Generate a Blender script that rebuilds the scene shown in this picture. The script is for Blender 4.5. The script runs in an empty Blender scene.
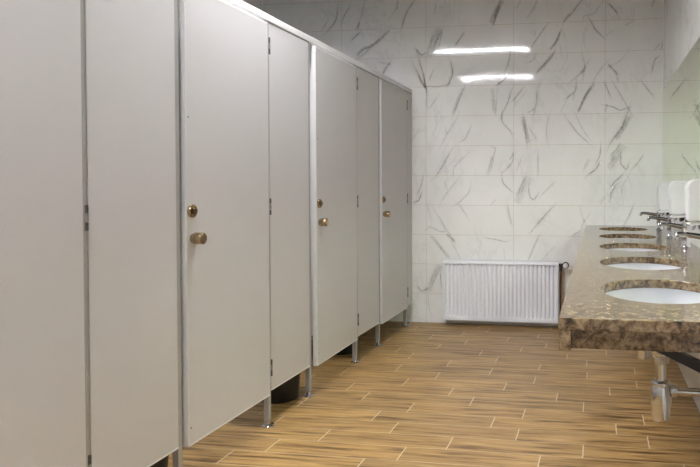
import bpy, bmesh, math, random
from mathutils import Vector, Matrix
PI = math.pi
sc = bpy.context.scene
C = sc.collection
rnd = random.Random(7)

# ------------------------------------------------------------------ helpers
def link(o):
    C.objects.link(o)
    return o

def obj(name, bm, mat, parent=None, smooth=None, bevel=0.0, seg=2, bev_ang=40):
    me = bpy.data.meshes.new(name)
    bm.normal_update()
    bm.to_mesh(me)
    bm.free()
    o = link(bpy.data.objects.new(name, me))
    for m in (mat if isinstance(mat, (list, tuple)) else [mat]):
        me.materials.append(m)
    if parent:
        o.parent = parent
    if bevel:
        b = o.modifiers.new('bevel', 'BEVEL')
        b.width = bevel; b.segments = seg; b.limit_method = 'ANGLE'; b.angle_limit = math.radians(bev_ang)
        b.harden_normals = False
    if smooth is not None:
        lim = math.radians(smooth)
        me.polygons.foreach_set('use_smooth', [True] * len(me.polygons))
        b2 = bmesh.new(); b2.from_mesh(me)
        for e in b2.edges:
            e.smooth = not (len(e.link_faces) != 2 or e.calc_face_angle(0) > lim)
        b2.to_mesh(me); b2.free()
    return o

def tag(o, label, cat, group=None):
    o['label'] = label; o['category'] = cat
    if group: o['group'] = group
    return o

def thing(name, label, cat, loc=(0, 0, 0), group=None):
    o = link(bpy.data.objects.new(name, None))
    o.empty_display_size = .05
    o.location = loc
    return tag(o, label, cat, group)

def struct(name, bm, mat, parent=None, **k):
    o = obj(name, bm, mat, parent, **k)
    o['kind'] = 'structure'
    return o

def dup(root, loc, label, group=None, rot=0):
    r = root.copy(); link(r); r.location = loc; r.rotation_euler = (0, 0, rot); r['label'] = label
    if group: r['group'] = group
    for ch in list(root.children):
        c = ch.copy(); link(c); c.parent = r
        for g in list(ch.children):
            d = g.copy(); link(d); d.parent = c
    return r

def NB(): return bmesh.new()

def box(bm, x0, x1, y0, y1, z0, z1):
    v = [bm.verts.new(p) for p in ((x0,y0,z0),(x1,y0,z0),(x1,y1,z0),(x0,y1,z0),(x0,y0,z1),(x1,y0,z1),(x1,y1,z1),(x0,y1,z1))]
    for f in ((3,2,1,0),(4,5,6,7),(0,1,5,4),(1,2,6,5),(2,3,7,6),(3,0,4,7)):
        bm.faces.new([v[i] for i in f])
    return bm

def frame_of(d):
    d = d.normalized()
    u = Vector((0,0,1)).cross(d)
    if u.length < 1e-4: u = Vector((1,0,0))
    u.normalize()
    return u, d.cross(u)

def sweep(bm, pts, rad, n=16, cap=True, squash=1.0):
    """tube along points; rad a number or one per point"""
    pts = [Vector(p) for p in pts]
    if not isinstance(rad, (list, tuple)): rad = [rad] * len(pts)
    rings = []
    u = None
    for i, p in enumerate(pts):
        d = (pts[min(i+1, len(pts)-1)] - pts[max(i-1, 0)])
        if u is None:
            u, w = frame_of(d)
        else:
            dn = d.normalized()
            u = (u - dn * u.dot(dn)).normalized(); w = dn.cross(u)
        rings.append([bm.verts.new(p + rad[i] * (u * math.cos(2*PI*k/n) + squash * w * math.sin(2*PI*k/n))) for k in range(n)])
    for a, b in zip(rings, rings[1:]):
        for k in range(n):
            bm.faces.new((a[k], a[(k+1) % n], b[(k+1) % n], b[k]))
    if cap:
        bm.faces.new(list(reversed(rings[0]))); bm.faces.new(rings[-1])
    return bm

def lathe(bm, prof, origin=(0,0,0), axis='z', n=32, sx=1.0, sy=1.0):
    """prof: list of (radius, height); r=0 ends are closed with a pole"""
    o = Vector(origin)
    def P(r, h, a):
        c, s = r * math.cos(a) * sx, r * math.sin(a) * sy
        if axis == 'z': return o + Vector((c, s, h))
        if axis == 'x': return o + Vector((h, c, s))
        return o + Vector((s, h, c))
    rings = []
    for r, h in prof:
        if r < 1e-7: rings.append([bm.verts.new(P(0, h, 0))])
        else: rings.append([bm.verts.new(P(r, h, 2*PI*k/n)) for k in range(n)])
    for a, b in zip(rings, rings[1:]):
        for k in range(n):
            j = (k+1) % n
            if len(a) == 1 and len(b) == 1: continue
            if len(a) == 1: bm.faces.new((a[0], b[j], b[k]))
            elif len(b) == 1: bm.faces.new((a[k], a[j], b[0]))
            else: bm.faces.new((a[k], a[j], b[j], b[k]))
    if len(rings[0]) > 1: bm.faces.new(list(reversed(rings[0])))
    if len(rings[-1]) > 1: bm.faces.new(rings[-1])
    return bm

def prism_y(bm, prof, y0, y1):
    """closed (x, z) outline pushed along y"""
    a = [bm.verts.new((x, y0, z)) for x, z in prof]
    b = [bm.verts.new((x, y1, z)) for x, z in prof]
    n = len(prof)
    for k in range(n):
        bm.faces.new((a[k], a[(k+1) % n], b[(k+1) % n], b[k]))
    bm.faces.new(list(reversed(a))); bm.faces.new(b)
    bmesh.ops.recalc_face_normals(bm, faces=bm.faces[:])
    return bm

def arc(cx, cz, r, a0, a1, n=8):
    return [(cx + r*math.cos(math.radians(a0 + (a1-a0)*i/n)), cz + r*math.sin(math.radians(a0 + (a1-a0)*i/n))) for i in range(n+1)]

# ------------------------------------------------------------------ materials
def lin(r, g, b):
    f = lambda v: (v/255/12.92) if v/255 <= .04045 else ((v/255+.055)/1.055)**2.4
    return (f(r), f(g), f(b), 1)

class NT:
    def __init__(s, name):
        s.m = bpy.data.materials.new(name); s.m.use_nodes = True
        s.t = s.m.node_tree; s.bsdf = s.t.nodes['Principled BSDF']; s.out = s.t.nodes['Material Output']
    def n(s, typ, **k):
        nd = s.t.nodes.new(typ)
        for a, v in k.items(): setattr(nd, a, v)
        return nd
    def l(s, a, b): s.t.links.new(a, b)
    def val(s, sock, v): sock.default_value = v
    def math(s, op, a, b=None, clamp=False):
        nd = s.n('ShaderNodeMath', operation=op, use_clamp=clamp)
        for i, v in enumerate((a, b)):
            if v is None: continue
            if hasattr(v, 'is_linked'): s.l(v, nd.inputs[i])
            else: nd.inputs[i].default_value = v
        return nd.outputs[0]
    def ramp(s, fac, stops):
        nd = s.n('ShaderNodeValToRGB')
        el = nd.color_ramp.elements
        while len(el) < len(stops): el.new(0.5)
        for e, (p, c) in zip(el, stops): e.position = p; e.color = c
        s.l(fac, nd.inputs[0]); return nd.outputs[0]
    def noise(s, vec, scale, detail=4, rough=.55, dist=0.0):
        nd = s.n('ShaderNodeTexNoise')
        nd.inputs['Scale'].default_value = scale; nd.inputs['Detail'].default_value = detail
        nd.inputs['Roughness'].default_value = rough; nd.inputs['Distortion'].default_value = dist
        if vec is not None: s.l(vec, nd.inputs['Vector'])
        return nd.outputs['Fac']
    def pos(s): return s.n('ShaderNodeNewGeometry').outputs['Position']
    def obj(s): return s.n('ShaderNodeTexCoord').outputs['Object']
    def mapv(s, vec, scale=(1,1,1), rot=(0,0,0), loc=(0,0,0)):
        nd = s.n('ShaderNodeMapping')
        nd.inputs['Scale'].default_value = scale; nd.inputs['Rotation'].default_value = rot; nd.inputs['Location'].default_value = loc
        s.l(vec, nd.inputs['Vector']); return nd.outputs[0]
    def mix(s, fac, a, b, blend='MIX'):
        nd = s.n('ShaderNodeMix', data_type='RGBA', blend_type=blend)
        for i, v in ((0, fac), (6, a), (7, b)):
            if hasattr(v, 'is_linked'): s.l(v, nd.inputs[i])
            else: nd.inputs[i].default_value = v
        return nd.outputs[2]
    def set(s, **k):
        for a, v in k.items():
            i = s.bsdf.inputs[a.replace('_', ' ')]
            if hasattr(v, 'is_linked'): s.l(v, i)
            else: i.default_value = v
        return s
    def bump(s, h, strength=.2, distance=.01):
        nd = s.n('ShaderNodeBump')
        nd.inputs['Strength'].default_value = strength; nd.inputs['Distance'].default_value = distance
        s.l(h, nd.inputs['Height']); s.l(nd.outputs[0], s.bsdf.inputs['Normal'])

def simple(name, col, rough=.5, metal=0.0, var=.04, scale=30, bump=0.0, coat=0.0):
    k = NT(name)
    nz = k.noise(k.obj(), scale, 3)
    d = tuple(max(0, c*(1-var)) for c in col[:3]) + (1,)
    b = tuple(min(1, c*(1+var)) for c in col[:3]) + (1,)
    k.set(Base_Color=k.ramp(nz, [(.3, d), (.7, b)]), Roughness=rough, Metallic=metal, Coat_Weight=coat)
    if bump: k.bump(nz, bump, .002)
    return k.m
LAMP = 338.0
EXPOSURE = 0.0
M = {}
# pale grey laminate of the cubicles: very fine flecked texture
k = NT('laminate')
nz = k.noise(k.obj(), 260, 2, .6)
k.set(Base_Color=k.ramp(nz, [(.3, lin(194,192,193)), (.7, lin(201,199,200))]), Roughness=.42)
k.bump(nz, .05, .001)
M['laminate'] = k.m
M['aluminium'] = simple('anodised_aluminium', lin(165,164,162), .42, .2, .03, 60)
M['edge'] = simple('pale_edge_profile', lin(224,224,224), .35, .1, .02, 60)
M['door_edge'] = simple('door_edge_profile', lin(204,204,205), .4, .1, .02, 60)
M['seal'] = simple('grey_seal', lin(128,128,126), .6)
M['hinge'] = simple('dark_hinge_metal', lin(92,92,94), .4, .7)
M['black'] = simple('black_plastic', lin(18,18,19), .45, 0, .1)
M['strike'] = simple('black_strike', lin(12,12,12), .6, 0, .1)
M['nickel'] = simple('satin_nickel', lin(184,163,132), .2, 1.0, .03, 90)
M['darknickel'] = simple('dark_nickel', lin(120,100,76), .3, 1.0, .05, 90)
M['chrome'] = simple('chrome', lin(205,208,212), .11, 1.0, .02, 40)
M['white_enamel'] = simple('white_enamel', lin(226,228,233), .3, 0, .01, 20)
M['white_plastic'] = simple('white_plastic', lin(214,214,215), .28, 0, .01, 20)
M['ceramic'] = simple('white_ceramic', lin(208,210,214), .06, 0, .01, 10, 0, .0)
M['dark_grey'] = simple('dark_grey_metal', lin(60,60,60), .5, .3)
M['pipe'] = simple('copper_pipe', lin(110,80,55), .4, .8)
M['ceiling'] = simple('ceiling_paint', lin(95,93,90), .9, 0, .02, 3)
M['plaster'] = simple('wall_paint', lin(205,202,196), .8, 0, .02, 3)

# white marble-look glazed tiles
def marble(name, hand_veined):
    k = NT(name)
    P = k.pos()
    cloud = k.noise(P, 2.2, 5, .6)
    base = k.ramp(cloud, [(.3, lin(229,229,228)), (.7, lin(239,239,238))])
    if True:      # tiles of the other walls carry soft procedural veins
        w = k.noise(k.mapv(P, (1.0, 1.6, .55), (.5, 0, 0)), 3.2, 8, .62, 1.6)
        a = k.math('SUBTRACT', w, .5)
        a = k.math('ABSOLUTE', a)
        v = k.ramp(a, [(0, (1,1,1,1)), (.035, (0,0,0,1))])
        msk = k.ramp(k.noise(P, 1.7, 3), [(.45, (0,0,0,1)), (.62, (1,1,1,1))])
        f = k.math('MULTIPLY', v, msk); f = k.math('MULTIPLY', f, .35 if hand_veined == 'no' else .16)
        base = k.mix(f, base, lin(132,132,134))
    k.set(Base_Color=base, Roughness=.055, Specular_IOR_Level=.5)
    k.bump(k.noise(P, 2.6, 1, .4), .35, .0022)
    return k.m
M['marble'] = marble('marble_tile', 'yes')
M['marble_veined'] = marble('marble_tile_veined', 'no')
M['wall_grout'] = simple('wall_grout', lin(196,186,172), .85, 0, .04, 12)

# grey marble veins inlaid over the back wall tiles: opacity from the 'vein' attribute
k = NT('marble_vein')
P = k.pos()
at = k.n('ShaderNodeAttribute', attribute_name='vein').outputs['Fac']
br = k.ramp(k.noise(k.mapv(P, (1, 1, .6)), 34, 4, .65), [(.30, (.4,.4,.4,1)), (.58, (1,1,1,1))])
f = k.math('MULTIPLY', at, br, True)
k.set(Base_Color=lin(104,106,111), Roughness=.055)
k.bump(k.noise(P, 2.6, 1, .4), .35, .0022)
tr = k.n('ShaderNodeBsdfTransparent'); mx = k.n('ShaderNodeMixShader')
k.l(f, mx.inputs[0]); k.l(tr.outputs[0], mx.inputs[1]); k.l(k.bsdf.outputs[0], mx.inputs[2]); k.l(mx.outputs[0], k.out.inputs[0])
M['vein'] = k.m

# wood-look porcelain planks, grain along x
k = NT('wood_plank_tile')
P = k.pos()
at = k.n('ShaderNodeAttribute', attribute_name='plank').outputs['Fac']
off = k.n('ShaderNodeCombineXYZ')
k.l(k.math('MULTIPLY', at, 37.0), off.inputs[0]); k.l(k.math('MULTIPLY', at, 91.0), off.inputs[1])
va = k.n('ShaderNodeVectorMath', operation='ADD'); k.l(P, va.inputs[0]); k.l(off.outputs[0], va.inputs[1])
V = va.outputs[0]
g1 = k.noise(k.mapv(V, (.9, 13, 1)), 2.6, 6, .62, .35)
g2 = k.noise(k.mapv(V, (2.2, 60, 1)), 3.0, 4, .6, .2)
kn = k.noise(k.mapv(V, (4.5, 17, 1)), 1.7, 3, .5, .6)
col = k.ramp(g1, [(.30, lin(68,48,28)), (.40, lin(122,93,57)), (.50, lin(166,134,86)), (.62, lin(184,151,101)), (.76, lin(201,172,124))])
fine = k.ramp(g2, [(.3, (.66,.63,.58,1)), (.58, (1.05,1.04,1.02,1))])
col = k.mix(.8, col, fine, 'MULTIPLY')
knot = k.ramp(kn, [(.70, (0,0,0,1)), (.80, (1,1,1,1))])
col = k.mix(k.math('MULTIPLY', knot, .6), col, lin(70,50,32))
tone = k.ramp(k.math('FRACT', k.math('MULTIPLY', at, 7.31)), [(0, (.86,.86,.87,1)), (1, (1.06,1.04,1.0,1))])
col = k.mix(1.0, col, tone, 'MULTIPLY')
k.set(Base_Color=col, Roughness=.36, Specular_IOR_Level=.4)
k.bump(g2, .08, .002)
M['plank'] = k.m
M['floor_grout'] = simple('floor_grout', lin(214,198,172), .85, 0, .05, 20)

# polished brown marble of the washbasin counter
def stone(name, tint=1.0):
    k = NT(name)
    P = k.pos()
    n1 = k.noise(P, 44, 7, .7, .6)
    n2 = k.noise(k.mapv(P, (1, 1, 1), (0, 0, .4)), 70, 5, .6, .4)
    t = lambda r, g, b: tuple(c*tint for c in lin(r, g, b)[:3]) + (1,)
    col = k.ramp(n1, [(.34, t(34,23,13)), (.45, t(98,79,55)), (.55, t(142,122,94)), (.68, t(165,145,114))])
    col = k.mix(.55, col, k.ramp(n2, [(.3, (.62,.57,.5,1)), (.6, (1.05,1.04,1.02,1))]), 'MULTIPLY')
    k.set(Base_Color=col, Roughness=.11, Specular_IOR_Level=1.0)
    return k.m
M['stone'] = stone('polished_brown_marble')

# mirror: silvered glass with a faint green cast
k = NT('mirror_glass')
nz = k.noise(k.pos(), .8, 1)
k.set(Base_Color=k.ramp(nz, [(.2, (.72,.79,.60,1)), (.8, (.73,.80,.61,1))]), Metallic=1.0, Roughness=0.0)
M['mirror'] = k.m

def emit(name, col, strength):
    k = NT(name)
    nz = k.noise(k.obj(), 3, 1)
    k.set(Base_Color=(.9,.9,.9,1), Emission_Color=k.ramp(nz, [(.2, col), (.8, col)]), Emission_Strength=strength)
    return k.m
M['lamp'] = emit('lit_diffuser', (.975, .98, 1.0, 1), LAMP)
VEINS = """
16 50 2207 2907 2259 2834 2295 2752 2312 2694
10 45 2355 2913 2364 2855
8 20 2364 2847 2443 2757
10 50 2884 2757 2860 2816 2815 2882
13 30 2672 2910 2694 2826 2727 2709 2706 2666
10 50 2723 2726 2745 2684
16 55 2727 2641 2781 2596
26 40 2430 2664 2523 2580 2612 2519 2683 2496 2755 2430
15 30 2639 2486 2674 2453 2719 2424
65 30 1949 2663 2009 2557 2070 2409
13 30 2026 2616 2079 2435
10 45 1949 2597 1967 2514
13 55 2174 2471 2130 2426 2096 2447
8 40 2157 2404 2131 2303 2105 2202 2097 2159
16 25 2209 2347 2174 2279 2114 2160
15 60 2441 2353 2463 2325 2489 2279
7 30 2441 2353 2524 2372
8 30 1864 2337 1847 2245 1873 2179 1890 2155
8 25 2019 2291 2062 2200
11 35 2000 2865 2012 2799
11 35 1753 2598 1813 2518
13 50 2929 2870 2948 2768 3030 2669
10 30 3029 2763 3084 2680
46 45 1394 2888 1444 2792 1495 2683
13 50 1428 2841 1469 2687
10 40 1089 2859 1114 2803 1155 2748
10 30 1237 2865 1262 2817
10 45 1007 2645 1081 2542 1138 2455
7 30 1097 2608 1105 2567
11 45 885 2576 917 2496 958 2457
16 40 958 2384 1015 2321 1080 2249
10 50 1320 2444 1333 2346 1361 2273
13 50 1353 2224 1378 2183 1428 2149
8 30 1097 2396 1121 2348 1171 2333
10 35 1858 2362 1845 2262 1867 2196 1884 2154
11 35 1747 2598 1807 2517
10 30 813 2734 845 2687
20 40 695 2858 767 2765 831 2695
10 25 535 2811 598 2734 670 2721 683 2684
15 55 456 2808 432 2783 400 2747
8 20 400 2747 376 2693
13 35 80 2832 95 2785
11 45 888 2576 912 2520 952 2457
11 55 614 2670 582 2605 526 2544
7 20 487 2546 423 2583
10 25 258 2657 313 2635
13 40 1 2489 16 2426
8 30 39 2451 63 2420
16 35 944 2392 1009 2312 1058 2265
8 25 694 2408 669 2279 685 2166
15 45 665 2275 693 2231
10 30 693 2231 790 2153
7 20 297 2404 351 2334 438 2280
15 55 454 2281 398 2220
10 30 398 2220 382 2151
10 30 494 2298 557 2219 597 2140
13 50 16 2363 70 2325 93 2247
13 20 621 2342 653 2302
10 50 2154 2230 2133 2179 2111 2145
8 30 2110 2245 2102 2153
8 35 1870 2181 1878 2156 1981 2139 2067 2141
13 45 1355 2213 1430 2146
33 22 1742 2128 1793 2021 1845 1881
7 30 1739 2120 1836 1897
8 35 2085 2119 2082 1943
8 25 1981 2050 2059 1943
36 20 1481 2114 1472 1998 1464 1883
7 25 1439 2113 1452 1891
11 50 1306 2110 1347 1979 1389 1898 1397 1873
11 45 1214 2100 1289 2011
8 30 1281 2011 1281 1954
7 20 1190 2066 1256 1986
20 30 1083 2088 1091 1974 1115 1885
8 30 1115 1918 1157 1894
16 25 1811 1839 1888 1723 1939 1632
8 20 1913 1765 1905 1723
8 35 1683 1762 1726 1671 1760 1647
11 45 1397 1865 1389 1807 1322 1732
7 20 1322 1732 1305 1683
41 28 1214 1862 1189 1747 1156 1616
10 30 1206 1854 1173 1632
8 25 1148 1755 1091 1656
10 30 1472 1586 1456 1569 1489 1470
8 40 1297 1527 1322 1486
11 50 741 2137 749 2073 814 2018
8 20 814 2018 846 1953 878 1889
8 25 757 2049 765 2000
26 40 581 2133 661 2022 725 1886
11 35 629 2086 709 1918
11 50 493 2131 453 2026
8 55 477 1938 413 1921 366 1899 318 1911
13 40 477 1943 489 1898
8 40 414 2121 350 2008 279 1887
11 40 170 2124 131 2075 92 2026
23 50 303 1863 349 1752 444 1617
33 25 263 1862 318 1767 397 1640
8 25 749 1871 684 1740 620 1643
10 45 813 1815 732 1709 644 1627
10 25 976 1866 1000 1745 995 1647
82 22 333 1599 380 1528 444 1464
20 35 1871 1546 1940 1421 1992 1341
8 25 1726 1512 1828 1413 1840 1341
36 20 1481 1510 1498 1419 1531 1340
10 50 1297 1509 1305 1451 1372 1377
10 20 1222 1492 1264 1385
10 40 1074 1507 1074 1352
11 35 2121 1321 2139 1246 2174 1170
13 55 2139 1170 2165 1111 2200 1094
11 22 1786 1321 1854 1237 1949 1103
7 20 1914 1271 1897 1204
8 30 1684 1237 1701 1179 1760 1120 1812 1078
11 45 1397 1320 1380 1262 1322 1204
74 22 1156 1327 1206 1237 1264 1089
10 55 1156 1229 1148 1155 1115 1122 1090 1147
8 20 1456 1113 1489 1080
10 20 2079 1060 2044 943
13 20 1778 1062 1710 962
10 25 2027 1044 1958 935 1872 801
15 50 1889 798 1838 751
8 30 2079 858 2053 870 1967 834 1915 831 1924 860
20 25 1347 1055 1314 915
10 30 1057 934 1139 834
29 15 627 1480 683 1359
10 45 527 1576 539 1503 563 1455
13 55 542 1439 571 1391 632 1342
65 20 396 1494 451 1382
13 50 361 1494 353 1430 309 1389 293 1422
11 35 175 1493 214 1437 254 1394
13 55 348 1333 411 1277 435 1245
11 50 403 1237 435 1181 446 1132
8 20 293 1325 348 1221 339 1108
11 25 943 1262 1000 1204 1033 1172
29 12 490 1156 538 1083
20 30 942 1057 1000 1000 1057 934
7 20 707 1058 674 937
10 35 666 937 690 888
8 30 690 863 787 805
8 15 618 1002 650 961
11 40 252 1060 291 972 331 899
29 25 2053 796 1984 721 1941 663 1873 588
7 20 1855 740 1778 590
8 35 1540 777 1456 765 1372 746 1339 754
7 15 1380 679 1372 596
11 40 1073 791 1123 675 1164 583
57 22 1959 528 2020 434 2081 280
10 55 2168 320 2133 287 2089 305
10 40 1959 443 1954 342
8 20 2072 213 2064 111 2029 44
8 20 931 707 1029 598
"""
# ------------------------------------------------------------------ dimensions
XL, YB, H = -3.95, -7.2, 3.12          # left wall, wall behind the camera, ceiling
TW, TH, X0 = .80, .26736, -.4918      # wall tile size, first upright joint
SX = -2.224                           # cubicle front plane

# ------------------------------------------------------------------ floor
PW, PL, G = .1465, .638, .0055
OFF = {1:-1.482,2:-1.036,3:-1.269,4:-.948,5:-1.125,6:-1.409,7:-1.264,8:-.943,9:-1.258,10:-.949,11:-1.117,12:-1.426,13:-1.268,14:-.949,15:-1.096,16:-.947,17:-1.257,18:-1.45,19:-.961}
bm = NB()
lay = bm.faces.layers.float.new('plank')
def quad(bm, pts, layer=None, val=0, mi=0):
    f = bm.faces.new([bm.verts.new(p) for p in pts]); f.material_index = mi
    if layer is not None: f[layer] = val
    return f
row = 0
while -PW*row > YB:
    yt = min(0, .0015 - PW*row); yb = yt - PW + (.0015 if row == 0 else 0)
    o = OFF.get(row, -.949 + .1595*rnd.choice((-2,-1,0,1,2)))
    x = o
    while x > XL: x -= PL
    while x < 0:
        a, b = max(x + G/2, XL), min(x + PL - G/2, 0)
        if b - a > .004:
            quad(bm, [(a, yb+.0018, 0), (b, yb+.0018, 0), (b, yt-.0018, 0), (a, yt-.0018, 0)], lay, rnd.random())
        x += PL
    row += 1
quad(bm, [(XL, YB, -.0012), (0, YB, -.0012), (0, 0, -.0012), (XL, 0, -.0012)], lay, 0, 1)
floor = struct('floor', bm, [M['plank'], M['floor_grout']])

# ------------------------------------------------------------------ walls
def tiles(bm, put, length, first, rows_h, TW=TW, TH=TH):
    """tile faces on a wall; put(u, z, d) gives the point, u along the wall, d into it"""
    j = 0
    z = 0
    while z < rows_h - .01:
        z1 = min(z + TH, rows_h)
        u = first
        while u > 0: u -= TW
        while u < length:
            a, b = max(u + .0015, 0), min(u + TW - .0015, length)
            if b - a > .004:
                quad(bm, [put(a, z+.0015, 0), put(b, z+.0015, 0), put(b, z1-.0015, 0), put(a, z1-.0015, 0)])
            u += TW
        z += TH
    quad(bm, [put(0, 0, .0012), put(length, 0, .0012), put(length, rows_h, .0012), put(0, rows_h, .0012)], mi=1)
    return bm

bm = tiles(NB(), lambda u, z, d: (XL + u, d, z), -XL, X0 - XL, H)
wb = struct('wall_back', bm, [M['marble'], M['wall_grout']])
bm = tiles(NB(), lambda u, z, d: (d, -u, z), -YB, 2.2, H, 2.4, 1.03)
wr = struct('wall_right', bm, [M['marble_veined'], M['wall_grout']])
bm = NB(); quad(bm, [(XL, YB, 0), (XL, 0, 0), (XL, 0, H), (XL, YB, H)])
struct('wall_left', bm, M['plaster'])
bm = NB(); quad(bm, [(0, YB, 0), (XL, YB, 0), (XL, YB, H), (0, YB, H)])
struct('wall_front', bm, M['plaster'])
bm = NB(); quad(bm, [(XL, YB, H), (XL, 0, H), (0, 0, H), (0, YB, H)])
struct('ceiling', bm, M['ceiling'])

# marble veins on the back wall tiles (part of the wall's own pattern)
bm = NB()
vl = bm.verts.layers.float.new('vein')
layer_y = [-.00012]
def ribbon(P2, w, al, ends, jit, core=.35):
    layer_y[0] -= .000003
    y = layer_y[0]
    n = len(P2)
    rings = []
    wob = 0
    for i, p in enumerate(P2):
        d = (P2[min(i+1, n-1)] - P2[max(i-1, 0)]).normalized()
        nn = Vector((-d.z, 0, d.x))
        t = i/(n-1)
        e = min(1, (t + .02)/ends, (1.02 - t)/ends)
        wob = wob*.7 + rnd.uniform(-1, 1)*jit
        ww = w * (.45 + .55*e) * rnd.uniform(.7, 1.2)
        q = p + nn*wob
        r = []
        for s, f in ((-1, 0), (-core, 1), (core, 1), (1, 0)):
            v = bm.verts.new((q.x + nn.x*ww*s, y, q.z + nn.z*ww*s)); v[vl] = f*al*e; r.append(v)
        rings.append(r)
    for a, b in zip(rings, rings[1:]):
        for s in range(3):
            bm.faces.new((a[s], a[s+1], b[s+1], b[s]))
for line in VEINS.strip().splitlines():
    t = list(map(int, line.split()))
    w, al = t[0]/2000.0, t[1]/100.0
    pts = [Vector((-t[i]/1000, 0, t[i+1]/1000)) for i in range(2, len(t), 2)]
    P2 = []
    for i in range(len(pts)-1):                       # Catmull-Rom through the traced points
        p0, p1, p2, p3 = pts[max(i-1,0)], pts[i], pts[i+1], pts[min(i+2, len(pts)-1)]
        m = max(3, int((p2-p1).length/.011))
        for k_ in range(m):
            u = k_/m
            P2.append(.5*((2*p1) + (p2-p0)*u + (2*p0-5*p1+4*p2-p3)*u*u + (3*p1-p0-3*p2+p3)*u**3))
    P2.append(pts[-1])
    if w <= .012:                                     # hairline tails that run out beyond the traced stretch
        ln = sum((b_-a_).length for a_, b_ in zip(P2, P2[1:]))
        for end in (0, -1):
            tip, nxt = (P2[0], P2[2]) if end == 0 else (P2[-1], P2[-3])
            d_ = (tip-nxt).normalized(); side = Vector((-d_.z, 0, d_.x))*rnd.uniform(-.35, .35)
            ext = [tip + (d_ + side*(q_/6))*(ln*rnd.uniform(.25, .5))*q_/6 for q_ in range(1, 7)]
            if all(.0 < p_.z < H and p_.x < -.004 for p_ in ext):
                P2 = list(reversed(ext)) + P2 if end == 0 else P2 + ext
    if w > .012:                                      # broad smoky band: a pale wash with finer streaks in it
        ribbon(P2, w*1.3, al*.6, .08, .001, .5)
        dirn = (P2[-1]-P2[0]).normalized(); nn = Vector((-dirn.z, 0, dirn.x))
        for k_ in range(7):
            o_ = nn * rnd.uniform(-.85, .85)*w
            a0 = rnd.randint(0, len(P2)//3); a1 = len(P2) - rnd.randint(0, len(P2)//3)
            ribbon([p + o_ for p in P2[a0:a1]] if a1-a0 > 3 else [p+o_ for p in P2], w*rnd.uniform(.08, .2), al*rnd.uniform(.3, .8), .3, .001)
    else:
        ribbon(P2, max(.013, w*3.4), al*.24, .3, .001, .3)
        ribbon(P2, max(.0036, w*.75), al*.9, .36, .0016, .2)
vo = struct('wall_back_veins', bm, M['vein'], wb)
vo.parent = wb

# cubicle side walls behind the fronts
for i, y in enumerate((-1.320, -2.487, -3.640, -4.333)):
    struct('partition_%d' % (i+1), box(NB(), XL, SX - (.031 if i < 3 else 0), y-.006, y+.006, .18, 2.075), M['laminate'])

# ------------------------------------------------------------------ cubicle doors
DW, DZ0, DZ1 = .650, .166, 2.066
def make_door(label):
    t = thing('cubicle_door', label, 'door', (0, 0, 0), None)   # origin: foot of the hinge edge, door front plane
    obj('door_leaf', box(NB(), -.026, 0, -DW+.004, -.004, .004, DZ1-DZ0-.004), M['laminate'], t, bevel=.0015)
    e = NB()
    box(e, -.027, .0006, -DW, -DW+.010, 0, DZ1-DZ0); obj('edge_profile', e, M['door_edge'], t, bevel=.0012)
    obj('edge_profile', box(NB(), -.027, .0006, -.008, 0, 0, DZ1-DZ0), M['aluminium'], t, bevel=.0012)
    obj('bottom_profile', box(NB(), -.027, .0006, -DW+.010, -.008, 0, .008), M['edge'], t, bevel=.0012)
    obj('top_profile', box(NB(), -.027, .0006, -DW+.010, -.008, DZ1-DZ0-.008, DZ1-DZ0), M['edge'], t, bevel=.0012)
    for z in (1.952, 1.133, .305):
        hb = NB(); sweep(hb, [(-.0015, .006, z-DZ0-.042), (-.0015, .006, z-DZ0-.015)], .0075, 12)
        h = obj('hinge', hb, M['hinge'], t, smooth=40)
        hb = NB(); sweep(hb, [(-.0015, .006, z-DZ0-.012), (-.0015, .006, z-DZ0+.012)], .0078, 12)
        obj('knuckle', hb, M['seal'], h, smooth=40)
        hb = NB(); sweep(hb, [(-.0015, .006, z-DZ0+.015), (-.0015, .006, z-DZ0+.042)], .0075, 12)
        obj('knuckle', hb, M['hinge'], h, smooth=40)
    ly, lz = -DW+.034, 1.135-DZ0
    lk = obj('privacy_lock', lathe(NB(), [(0,0),(.0275,0),(.0275,.007),(.0265,.0095),(.0245,.0105),(.0185,.0105),(.0175,.006),(0,.006)], (0.0006, ly, lz), 'x', 32), M['nickel'], t, smooth=35)
    b = lathe(NB(), [(0,0),(.013,0),(.013,.011),(.0115,.013),(0,.013)], (.0066, ly, lz), 'x', 24)
    obj('indicator_disc', b, M['darknickel'], lk, smooth=35)
    obj('coin_slot', box(NB(), .0192, .0202, ly-.0022, ly+.0022, lz-.008, lz+.008), M['strike'], lk)
    kz = 1.022-DZ0
    kn = obj('door_knob', lathe(NB(), [(0,0),(.019,0),(.019,.006),(.0235,.010),(.0245,.013),(.0245,.046),(.0235,.0485),(.021,.0495),(0,.0495)], (0.0006, ly+.006, kz), 'x', 36), M['nickel'], t, smooth=35)
    obj('knob_face', lathe(NB(), [(0,0),(.0195,0),(.0185,.0015),(0,.0015)], (.0499, ly+.006, kz), 'x', 32), M['nickel'], kn, smooth=35)
    for z in (1.52, .24):
        obj('screw', lathe(NB(), [(0,0),(.0035,0),(.003,.0012),(0,.0015)], (.0006, -DW+.018, z-DZ0), 'x', 12), M['hinge'], t, smooth=40)
    return t
DX = SX + .012
LY = [-3.180, -2.027, -.862]; HY = [-3.640, -2.487, -1.320]; HE = -.172
door = make_door('grey cubicle door with the largest round knob and lock in view')
door.location = (DX, HY[1]-.0135, DZ0)
dup(door, (DX, HY[2]-.0135, DZ0), rot=.012, label='grey cubicle door with second largest knob, middle door of the three with knobs')
dup(door, (DX, HE-.0135, DZ0), 'small-looking grey cubicle door with knob, last one before the tiled back wall')
dup(door, (DX, HY[0]-.0135, DZ0), 'grey cubicle door cut off by the picture edge, no knob or lock in sight')

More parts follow.
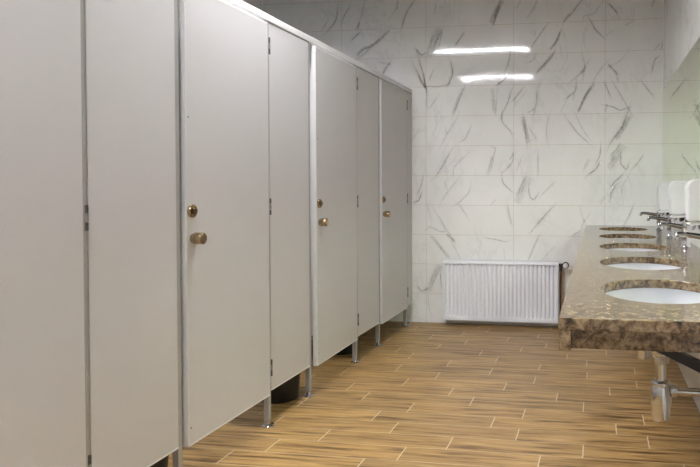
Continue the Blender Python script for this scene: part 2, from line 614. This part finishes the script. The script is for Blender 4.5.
# ------------------------------------------------------------------ fixed cubicle panels with their posts
def add_post(t, y):
    p = obj('post', box(NB(), -.030, -.0015, y-.0125, y+.0125, .012, 2.081), M['aluminium'], t, bevel=.002)
    obj('foot', lathe(NB(), [(0,0),(.031,0),(.031,.006),(.026,.010),(.017,.012),(.014,.03),(0,.03)], (-.0125, y, 0), 'z', 24), M['chrome'], p, smooth=35)
def make_panel(w, label):
    """origin: floor under the hinge-side post; w = distance between the post centres"""
    t = thing('cubicle_panel', label, 'partition panel')
    obj('panel_board', box(NB(), -.024, 0, .013, w-.013, .1865, 2.073), M['laminate'], t, bevel=.001)
    obj('bottom_profile', box(NB(), -.0245, .0008, .013, w-.013, .179, .1865), M['edge'], t, bevel=.001)
    add_post(t, 0); add_post(t, w)
    # rebate on the latch post against which the door closes, and the two strike slots
    obj('door_stop', box(NB(), -.045, -.0175, w+.0127, w+.040, .19, 1.845), M['seal'], t)
    for z, hgt in ((1.155, .085), (1.028, .055)):
        obj('strike_plate', box(NB(), -.0174, -.0160, w+.0128, w+.038, z-hgt/2, z+hgt/2), M['strike'], t)
    return t
pan = make_panel(.460, 'fixed grey cubicle panel between the cut-off door and the door with the largest knob')
pan.location = (SX, HY[0], 0)
dup(pan, (SX, HY[1], 0), 'fixed grey cubicle panel between the doors with the largest and second largest knobs')
dup(pan, (SX, HY[2], 0), 'narrow fixed grey cubicle panel between the two doors farthest along the row')
t = thing('cubicle_panel', 'very narrow grey filler panel closing the cubicle row against the tiled back wall', 'partition panel', (SX, HE, 0))
obj('panel_board', box(NB(), -.024, 0, .013, -HE-.001, .1865, 2.073), M['laminate'], t, bevel=.001)
obj('bottom_profile', box(NB(), -.0245, .0008, .013, -HE-.001, .179, .1865), M['edge'], t, bevel=.001)
add_post(t, 0)

bm = NB()
prism_y(bm, [(SX-.030, 2.081), (SX+.003, 2.081), (SX+.0045, 2.084), (SX+.0045, 2.112), (SX+.001, 2.1165), (SX-.028, 2.1165), (SX-.030, 2.113)], -4.339, -.001)
tag(obj('headrail', bm, M['edge']), 'long pale metal headrail running along the top of the cubicle fronts', 'rail')

# ------------------------------------------------------------------ waste bins inside the cubicles
def make_bin(label):
    t = thing('waste_bin', label, 'bin', group='black waste bins')
    b = NB(); lathe(b, [(0,.0005),(.098,.0005),(.102,.006),(.119,.285),(.113,.285),(.096,.012),(0,.012)], (0,0,0), 'z', 40)
    obj('bucket', b, M['black'], t, smooth=40)
    obj('rim', lathe(NB(), [(.1195,.272),(.1245,.272),(.127,.278),(.127,.288),(.1235,.292),(.1195,.292),(.1195,.272)], (0,0,0), 'z', 40), M['black'], t, smooth=40)
    return t
wbin = make_bin('black waste bin fully visible under the fixed panel between the two biggest knobbed doors')
wbin.location = (-2.385, -2.085, 0)
dup(wbin, (-2.435, -1.06, 0), 'small-looking black waste bin under the panel nearest the back wall')
dup(wbin, (-2.385, -3.22, 0), 'black waste bin barely showing under the lower edge of the panel by the picture bottom')

# ------------------------------------------------------------------ radiator
RX0, RX1, RZ0, RZ1 = -1.910, -.888, .052, .584
rad = thing('radiator', 'white ribbed panel radiator hung low on the marble tiled back wall', 'radiator', ((RX0+RX1)/2, 0, 0))
cx = (RX0+RX1)/2
W2 = (RX1-RX0)/2
# pressed front plate: a height field with upright channels that end in rounded dimples
nrib = 28; pitch = (2*W2-.03)/nrib
xs_, prof = [], []
for i in range(nrib):
    a = -W2 + .015 + i*pitch
    for f, d in ((0, 0), (.10, 0), (.22, .55), (.36, 1), (.64, 1), (.78, .55), (.90, 0)):
        xs_.append(a + f*pitch); prof.append(d)
xs_ = [-W2] + xs_ + [W2-.015, W2]; prof = [0] + prof + [0, 0]
zs_, dz_ = [], []
for z, d in ((RZ0,0),(RZ0+.030,0),(RZ0+.034,.1),(RZ0+.046,.9),(RZ0+.051,1),(.25,1),(.42,1),(RZ1-.050,1),(RZ1-.042,2.1),(RZ1-.031,2.1),(RZ1-.029,0),(RZ1-.012,0)):
    zs_.append(z); dz_.append(d)
bm = NB()
YF = -.104
g = [[bm.verts.new((x, YF + .0135*(p*min(d, 1) + p**4*max(0, d-1)), z)) for x, p in zip(xs_, prof)] for z, d in zip(zs_, dz_)]
for r0, r1 in zip(g, g[1:]):
    for i in range(len(r0)-1):
        bm.faces.new((r0[i], r0[i+1], r1[i+1], r1[i]))
# folded edges back to the body
top = [bm.verts.new((x, YF+.006, RZ1-.001)) for x in xs_]; bot = [bm.verts.new((x, YF+.012, RZ0-.004)) for x in xs_]
tb = [bm.verts.new((x, YF+.016, RZ1-.001)) for x in xs_]; bb = [bm.verts.new((x, YF+.016, RZ0-.004)) for x in xs_]
for i in range(len(xs_)-1):
    bm.faces.new((g[-1][i], g[-1][i+1], top[i+1], top[i])); bm.faces.new((top[i], top[i+1], tb[i+1], tb[i]))
    bm.faces.new((bot[i], bot[i+1], g[0][i+1], g[0][i])); bm.faces.new((bb[i], bb[i+1], bot[i+1], bot[i]))
obj('front_plate', bm, M['white_enamel'], rad, smooth=50)
# rear plate, convector core
obj('rear_plate', box(NB(), -W2+.01, W2-.01, -.040, -.030, RZ0, RZ1-.01), M['white_enamel'], rad, bevel=.003)
bm = NB()
for i in range(60):
    x = -W2+.02 + i*(2*W2-.04)/59
    box(bm, x-.0008, x+.0008, -.085, -.041, RZ0+.03, RZ1-.03)
co = obj('convector', bm, M['white_enamel'], rad); co['kind'] = 'stuff'
for s in (-1, 1):
    obj('side_cover', box(NB(), s*W2-.0015 if s < 0 else W2-.0005, s*W2+.0005 if s < 0 else W2+.0015, -.1035, -.034, RZ0+.002, RZ1), M['white_enamel'], rad, bevel=.0007)
bm = NB()
box(bm, -W2, W2, -.099, -.092, RZ1-.003, RZ1+.001); box(bm, -W2, W2, -.042, -.034, RZ1-.003, RZ1+.001)
for i in range(72):
    x = -W2+.004 + i*(2*W2-.008)/71
    box(bm, x-.003, x+.003, -.093, -.040, RZ1-.0025, RZ1+.0005)
obj('top_grille', bm, M['white_enamel'], rad)
for x in (-W2*.55, W2*.55):
    obj('wall_bracket', box(NB(), x-.015, x+.015, -.030, -.0005, RZ0+.01, RZ1-.06), M['dark_grey'], rad, bevel=.002)
vz = .556
vb = NB()
sweep(vb, [(W2-.002, -.07, vz), (W2+.050, -.07, vz)], .011, 16); sweep(vb, [(W2+.020, -.07, vz+.012), (W2+.020, -.07, vz-.055)], .012, 16)
v = obj('valve', vb, M['dark_grey'], rad, smooth=40)
vb = NB(); lathe(vb, [(0,-.136),(.015,-.136),(.0205,-.132),(.0215,-.106),(.0188,-.104),(.0185,-.085),(.014,-.083),(.012,-.070),(0,-.070)], (W2+.062, 0, vz), 'y', 28)
obj('valve_head', vb, M['white_plastic'], v, smooth=40)
vb = NB(); lathe(vb, [(.0188,-.106),(.030,-.104),(.030,-.084),(.0188,-.082),(.0188,-.106)], (W2+.062, 0, vz), 'y', 28)
obj('valve_collar', vb, M['black'], v, smooth=40)
vb = NB(); sweep(vb, [(W2+.020, -.07, vz-.05), (W2+.018, -.07, .3), (W2+.018, -.07, .10), (W2+.018, -.055, .075), (W2+.018, -.02, .07), (W2+.018, -.0005, .07)], .008, 14)
obj('supply_pipe', vb, M['pipe'], rad, smooth=40)

# ------------------------------------------------------------------ washbasin counter
CX, CZ, CT, CY = -.653, .900, .031, -3.879
SY = [-3.405 + .735*i for i in range(5)]
EA, EB, ECX = .189, .234, -.354
ctr = thing('washbasin_counter', 'long polished brown marble washbasin counter fixed along the wall under the mirror', 'counter', (ECX, -1.94, 0))
oy = -1.94
bm = NB()
N = 72
def rect_pt(a, hx0, hx1, hy):
    c, s = math.cos(a), math.sin(a)
    tx = (hx1/c if c > 1e-9 else (-hx0/-c if c < -1e-9 else 1e9))
    ty = hy/abs(s) if abs(s) > 1e-9 else 1e9
    t = min(tx, ty)
    return (c*t, s*t)
hx0, hx1, hy = CX-ECX, -.0005-ECX, .3675
angs = sorted(set([2*PI*k/N for k in range(N)] + [math.atan2(sy*hy, sx) % (2*PI) for sx in (hx0, hx1) for sy in (1, -1)]))
for sy in SY:
    rows = {}
    for nm, z in (('t', CZ), ('b', CZ-CT)):
        inn = [bm.verts.new((EA*math.cos(a), sy-oy+EB*math.sin(a), z)) for a in angs]
        outr = []
        for a in angs:
            x, y = rect_pt(a, hx0, hx1, hy); outr.append(bm.verts.new((x, sy-oy+y, z)))
        rows[nm] = inn
        n = len(angs)
        for i in range(n):
            j = (i+1) % n
            f = (inn[i], outr[i], outr[j], inn[j])
            bm.faces.new(f if nm == 't' else f[::-1])
    for i in range(n):
        j = (i+1) % n
        bm.faces.new((rows['t'][i], rows['t'][j], rows['b'][j], rows['b'][i]))
def flat(x0, x1, y0, y1):
    for z, up in ((CZ, 1), (CZ-CT, 0)):
        v = [bm.verts.new(p) for p in ((x0,y0,z),(x1,y0,z),(x1,y1,z),(x0,y1,z))]
        bm.faces.new(v if up else v[::-1])
ya, yb = SY[0]-hy, SY[-1]+hy
flat(hx0, hx1, CY-oy, ya-oy); flat(hx0, hx1, yb-oy, -.0005-oy)
ys = [CY, ya] + [SY[i]+hy for i in range(5)] + [-.0005]
for x in (hx0, hx1):
    for a, b in zip(ys, ys[1:]):
        v = [bm.verts.new(p) for p in ((x,a-oy,CZ-CT),(x,b-oy,CZ-CT),(x,b-oy,CZ),(x,a-oy,CZ))]
        bm.faces.new(v if x > 0 else v[::-1])
for y in (CY, -.0005):
    v = [bm.verts.new(p) for p in ((hx0,y-oy,CZ-CT),(hx1,y-oy,CZ-CT),(hx1,y-oy,CZ),(hx0,y-oy,CZ))]
    bm.faces.new(v)
bmesh.ops.remove_doubles(bm, verts=bm.verts[:], dist=1e-5)
bmesh.ops.recalc_face_normals(bm, faces=bm.faces[:])
obj('worktop', bm, M['stone'], ctr, bevel=.003, seg=3, bev_ang=60)
obj('side_apron', box(NB(), hx0+.001, hx0+.031, CY-oy+.001, -.0005-oy, CZ-CT-.052, CZ-CT), M['stone'], ctr, bevel=.0015)
obj('end_apron', box(NB(), hx0+.031, hx1, CY-oy+.022, CY-oy+.050, CZ-CT-.051, CZ-CT), M['stone'], ctr, bevel=.0015)

# ------------------------------------------------------------------ basins, taps, traps
def ell(bm, rings, n=64):
    rr = []
    for a, b, z in rings:
        if a == 0: rr.append([bm.verts.new((0, 0, z))])
        else: rr.append([bm.verts.new((a*math.cos(2*PI*k/n), b*math.sin(2*PI*k/n), z)) for k in range(n)])
    for p, q in zip(rr, rr[1:]):
        for k in range(n):
            j = (k+1) % n
            if len(q) == 1: bm.faces.new((p[k], q[0], p[j]))
            elif len(p) == 1: bm.faces.new((p[0], q[k], q[j]))
            else: bm.faces.new((p[k], q[k], q[j], p[j]))
    bmesh.ops.recalc_face_normals(bm, faces=bm.faces[:])
    return bm
ZR = CZ - CT - .0006
def make_basin(label):
    t = thing('undermount_basin', label, 'sink', group='oval basins in the counter')
    in_, out_ = [], []
    for i in range(13):
        u = i/12
        f = (1-u**3.2)**(1/2.4) if u < 1 else 0
        in_.append((max(.026/ .20*(EA+.006), (EA+.006)*f) if u < 1 else .024, max(.026, (EB+.006)*f) if u < 1 else .024, -.126*u))
    rim = [(EA+.028, EB+.028, -.010), (EA+.028, EB+.028, 0), (EA+.006, EB+.006, 0)]
    bot = [(.024, .024, -.137)] + [((EA+.018)*f, (EB+.018)*f, z) for f, z in ((.35,-.137),(.6,-.130),(.8,-.110),(.93,-.078),(1.0,-.03))]
    bm = ell(NB(), rim + in_[1:] + bot + [(EA+.028, EB+.028, -.010)])
    bmesh.ops.remove_doubles(bm, verts=bm.verts[:], dist=1e-5)
    bmesh.ops.recalc_face_normals(bm, faces=bm.faces[:])
    obj('bowl', bm, M['ceramic'], t, smooth=50)
    obj('drain', lathe(NB(), [(0,-.128),(.012,-.128),(.0235,-.127),(.031,-.1235),(.032,-.1255),(.0235,-.130),(.0235,-.1675),(0,-.1675)], (0,0,0), 'z', 28), M['chrome'], t, smooth=40)
    obj('overflow', lathe(NB(), [(0,.0),(.008,.0),(.0125,.0015),(.0125,-.002),(0,-.002)], (-(EA-.012), 0, -.045), 'x', 20), M['chrome'], t, smooth=40)
    return t
def make_tap(label):
    t = thing('basin_tap', label, 'tap', group='chrome basin taps')
    obj('body', lathe(NB(), [(0,0),(.029,0),(.029,.004),(.025,.009),(.0225,.02),(.022,.098),(.0245,.102),(.0245,.134),(.021,.144),(.011,.150),(0,.151)], (0,0,0), 'z', 32), M['chrome'], t, smooth=35)
    s = obj('spout', sweep(NB(), [(-.012,0,.112), (-.05,0,.120), (-.095,0,.126), (-.130,0,.128), (-.141,0,.125), (-.145,0,.117)], [.0155,.0145,.0135,.0130,.0125,.0115], 18, squash=.9), M['chrome'], t, smooth=50)
    obj('aerator', lathe(NB(), [(0,0),(.0108,0),(.0112,.003),(.0112,.013),(0,.013)], (-.145,0,.106), 'z', 20), M['chrome'], s, smooth=40)
    l = obj('lever', sweep(NB(), [(.0,0,.148), (-.002,0,.160), (.004,0,.172), (.036,0,.182)], [.0085,.008,.0068,.0055], 14, squash=.8), M['chrome'], t, smooth=50)
    return t
def make_trap(label):
    t = thing('bottle_trap', label, 'drain trap', group='chrome bottle traps')
    z0 = .7
    obj('tailpiece', lathe(NB(), [(0,.602),(.0165,.602),(.0165,.70),(0,.70)], (0,0,0), 'z', 24), M['chrome'], t, smooth=40)
    obj('flange', lathe(NB(), [(0,.6905),(.0275,.6905),(.030,.6935),(.030,.6985),(.0275,.7008),(0,.7008)], (0,0,0), 'z', 28), M['chrome'], t, smooth=40)
    obj('top_nut', lathe(NB(), [(.0163,.664),(.0255,.664),(.0265,.667),(.0265,.686),(.0245,.6895),(.0163,.6895)], (0,0,0), 'z', 10), M['chrome'], t)
    obj('bottle_collar', lathe(NB(), [(0,.592),(.029,.592),(.031,.595),(.031,.603),(.028,.607),(.0165,.608),(0,.608)], (0,0,0), 'z', 28), M['chrome'], t, smooth=40)
    obj('bottle', lathe(NB(), [(0,.532),(.0335,.532),(.034,.536),(.0305,.586),(.0285,.593),(0,.593)], (0,0,0), 'z', 32), M['chrome'], t, smooth=40)
    obj('bottle_cup', lathe(NB(), [(0,.472),(.017,.473),(.025,.478),(.0295,.487),(.0310,.531),(0,.531)], (0,0,0), 'z', 32), M['chrome'], t, smooth=40)
    b = obj('outlet_pipe', sweep(NB(), [(.024,0,.574), (.20,0,.571), (.3515-.001,0,.569)], .0135, 18), M['chrome'], t, smooth=40)
    obj('outlet_nut', lathe(NB(), [(0,.030),(.019,.030),(.0205,.033),(.0205,.049),(.0185,.052),(0,.052)], (0,0,.574), 'x', 10), M['chrome'], b)
    obj('wall_rosette', lathe(NB(), [(.0133,.338),(.020,.339),(.030,.346),(.0315,.3500),(.0133,.3500)], (0,0,.569), 'x', 28), M['chrome'], b, smooth=40)
    return t
order = ['nearest, fully open oval white basin, largest in the counter', 'second', 'third', 'fourth', 'last']
b0 = make_basin('large white oval basin cut into the counter end closest to the viewer, lamp streaks inside')
b0.location = (ECX, SY[0], ZR)
for i, lab in enumerate(('white oval basin in the marble counter, second from the open counter end', 'white oval basin in the marble counter, middle one of five, thin white sliver showing',
                         'oval basin hole with brown marble rim, second from the tiled back wall', 'oval basin hole with brown marble rim, right beside the tiled back wall')):
    dup(b0, (ECX, SY[i+1], ZR), lab)
t0 = make_tap('')
t0.location = (-.072, SY[1], CZ)
t0['label'] = 'chrome basin tap with long spout behind the second basin from the open counter end'
for i, lab in ((2, 'chrome basin tap standing behind the middle basin of the counter'), (3, 'chrome basin tap behind the second basin from the back wall'),
               (4, 'chrome basin tap closest to the tiled back wall, spout against the tiles'), (0, 'chrome basin tap behind the largest basin at the open counter end')):
    dup(t0, (-.072, SY[i], CZ), lab)
tr = make_trap('chrome bottle trap with outlet pipe hanging in plain view under the open counter end')
tr.location = (ECX+.004, SY[0], 0)
for i, lab in ((1, 'chrome bottle trap whose foot just shows under the apron behind the fully visible trap'), (2, 'chrome bottle trap under the middle basin, hidden by the counter apron'),
               (3, 'chrome bottle trap under the second basin from the back wall'), (4, 'chrome bottle trap under the basin beside the back wall')):
    dup(tr, (ECX+.004, SY[i], 0), lab)

# counter brackets: black steel triangles on the wall
def make_bracket(label):
    t = thing('mounting_bracket', label, 'bracket', group='black counter brackets')
    obj('top_arm', box(NB(), -.60, -.0005, -.02, .02, CZ-CT-.0065, CZ-CT-.0005), M['black'], t, bevel=.001)
    obj('wall_plate', box(NB(), -.0065, -.0005, -.02, .02, .50, CZ-CT-.0065), M['black'], t, bevel=.001)
    bm = NB()
    a, b = Vector((-.50, 0, CZ-CT-.018)), Vector((-.010, 0, .622))
    d = (b-a).normalized(); n = Vector((-d.z, 0, d.x)) * .0128
    prism_y(bm, [((a+n).x, (a+n).z), ((a-n).x, (a-n).z), ((b-n).x, (b-n).z), ((b+n).x, (b+n).z)], -.02, .02)
    obj('brace', bm, M['black'], t)
    return t
br = make_bracket('black steel bracket with slanting brace under the counter beside the fully visible trap')
br.location = (0, -3.725, 0)
dup(br, (0, -1.57, 0), 'black steel bracket under the middle of the counter')
dup(br, (0, -.09, 0), 'black steel bracket under the counter end at the back wall')

# ------------------------------------------------------------------ soap dispensers on the mirror wall
def make_dispenser(label):
    t = thing('soap_dispenser', label, 'soap dispenser', group='white soap dispensers')
    pr = [(-.0045, .014), (-.096, .008)] + arc(-.106, .019, .011, 270, 180, 5)[1:] + [(-.121, .075)] + arc(-.0755, .1665, .0475, 180, 92, 9) + [(-.0045, .2145)]
    bm = prism_y(NB(), pr, -.055, .055)
    obj('housing', bm, M['white_plastic'], t, bevel=.007, seg=3, bev_ang=50, smooth=50)
    obj('base_tray', prism_y(NB(), [(-.0045, -.004), (-.108, -.012), (-.116, -.006), (-.108, .0012), (-.0045, .0125)], -.050, .050), M['white_plastic'], t, bevel=.002)
    obj('pump_block', box(NB(), -.060, -.0045, -.030, .030, -.034, -.006), M['black'], t, bevel=.003)
    obj('nozzle', lathe(NB(), [(0,-.036),(.006,-.036),(.0075,-.030),(.0075,-.008),(0,-.008)], (-.085, 0, 0), 'z', 18), M['chrome'], t, smooth=40)
    return t
DY = [-.835, -1.570, -2.305]
d0 = make_dispenser('white rounded soap dispenser closest to the picture edge, largest-looking of the row')
d0.location = (0, DY[2], 1.058)
dup(d0, (0, DY[1], 1.058), 'white rounded soap dispenser between two others, middle of the row')
dup(d0, (0, DY[0], 1.058), 'white rounded soap dispenser nearest the tiled back wall')

# ------------------------------------------------------------------ mirror
mt = thing('wall_mirror', 'large frameless mirror on the wall above the counter reflecting marble tiles', 'mirror', (0, -2.0, 1.02))
obj('mirror_glass', box(NB(), -.0045, -.0006, -2.0, 1.9985, 0, 1.037), M['mirror'], mt)

# ------------------------------------------------------------------ ceiling lamps
def make_lamp(label):
    t = thing('ceiling_light', label, 'ceiling light', group='linear ceiling lights')
    bm = NB()
    box(bm, -.620, .620, -.040, .040, -.018, -.0005)
    obj('housing', bm, M['white_enamel'], t, bevel=.002)
    for s in (-1, 1):
        obj('end_cap', box(NB(), s*.626-.006, s*.626+.006, -.040, .040, -.062, -.0005), M['white_enamel'], t, bevel=.002)
        obj('reflector_side', box(NB(), -.620, .620, s*.038-.002, s*.038+.002, -.062, -.018), M['white_enamel'], t)
    obj('diffuser', box(NB(), -.619, .619, -.0358, .0358, -.0517, -.030), M['lamp'], t, )
    return t
l0 = make_lamp('linear ceiling light mirrored as the upper white streak in the back wall tiles')
l0.location = (-2.10, -2.71, H)
dup(l0, (-2.19, -4.77, H), 'linear ceiling light mirrored as the lower white streak in the back wall tiles')

# ------------------------------------------------------------------ world, camera, view
w = bpy.data.worlds.new('room_air'); sc.world = w; w.use_nodes = True
w.node_tree.nodes['Background'].inputs[0].default_value = (.02, .02, .02, 1)
cam = bpy.data.cameras.new('camera'); co = link(bpy.data.objects.new('camera', cam)); sc.camera = co
F = 620.0
cam.sensor_width = 36; cam.sensor_fit = 'HORIZONTAL'; cam.lens = F*36/700
cam.shift_x = (350-506.93)/700; cam.shift_y = (198.55-233.5)/700
co.location = (-.5558, -5.4568, 1.2345)
co.rotation_euler = (PI/2 - .018855, 0, .144901)
cam.clip_start = .02
vs = sc.view_settings
sc.display_settings.display_device = 'sRGB'
vs.view_transform = 'Standard'; vs.look = 'None'; vs.gamma = 1.0; vs.use_curve_mapping = False; vs.exposure = EXPOSURE
sc.cycles.max_bounces = 10; sc.cycles.diffuse_bounces = 6; sc.cycles.glossy_bounces = 6
sc.cycles.caustics_reflective = True; sc.cycles.blur_glossy = 0.0
sc.cycles.sample_clamp_indirect = 0.0
sc.cycles.use_adaptive_sampling = False
sc.cycles.use_guiding = True; sc.cycles.use_surface_guiding = True; sc.cycles.guiding_training_samples = 64
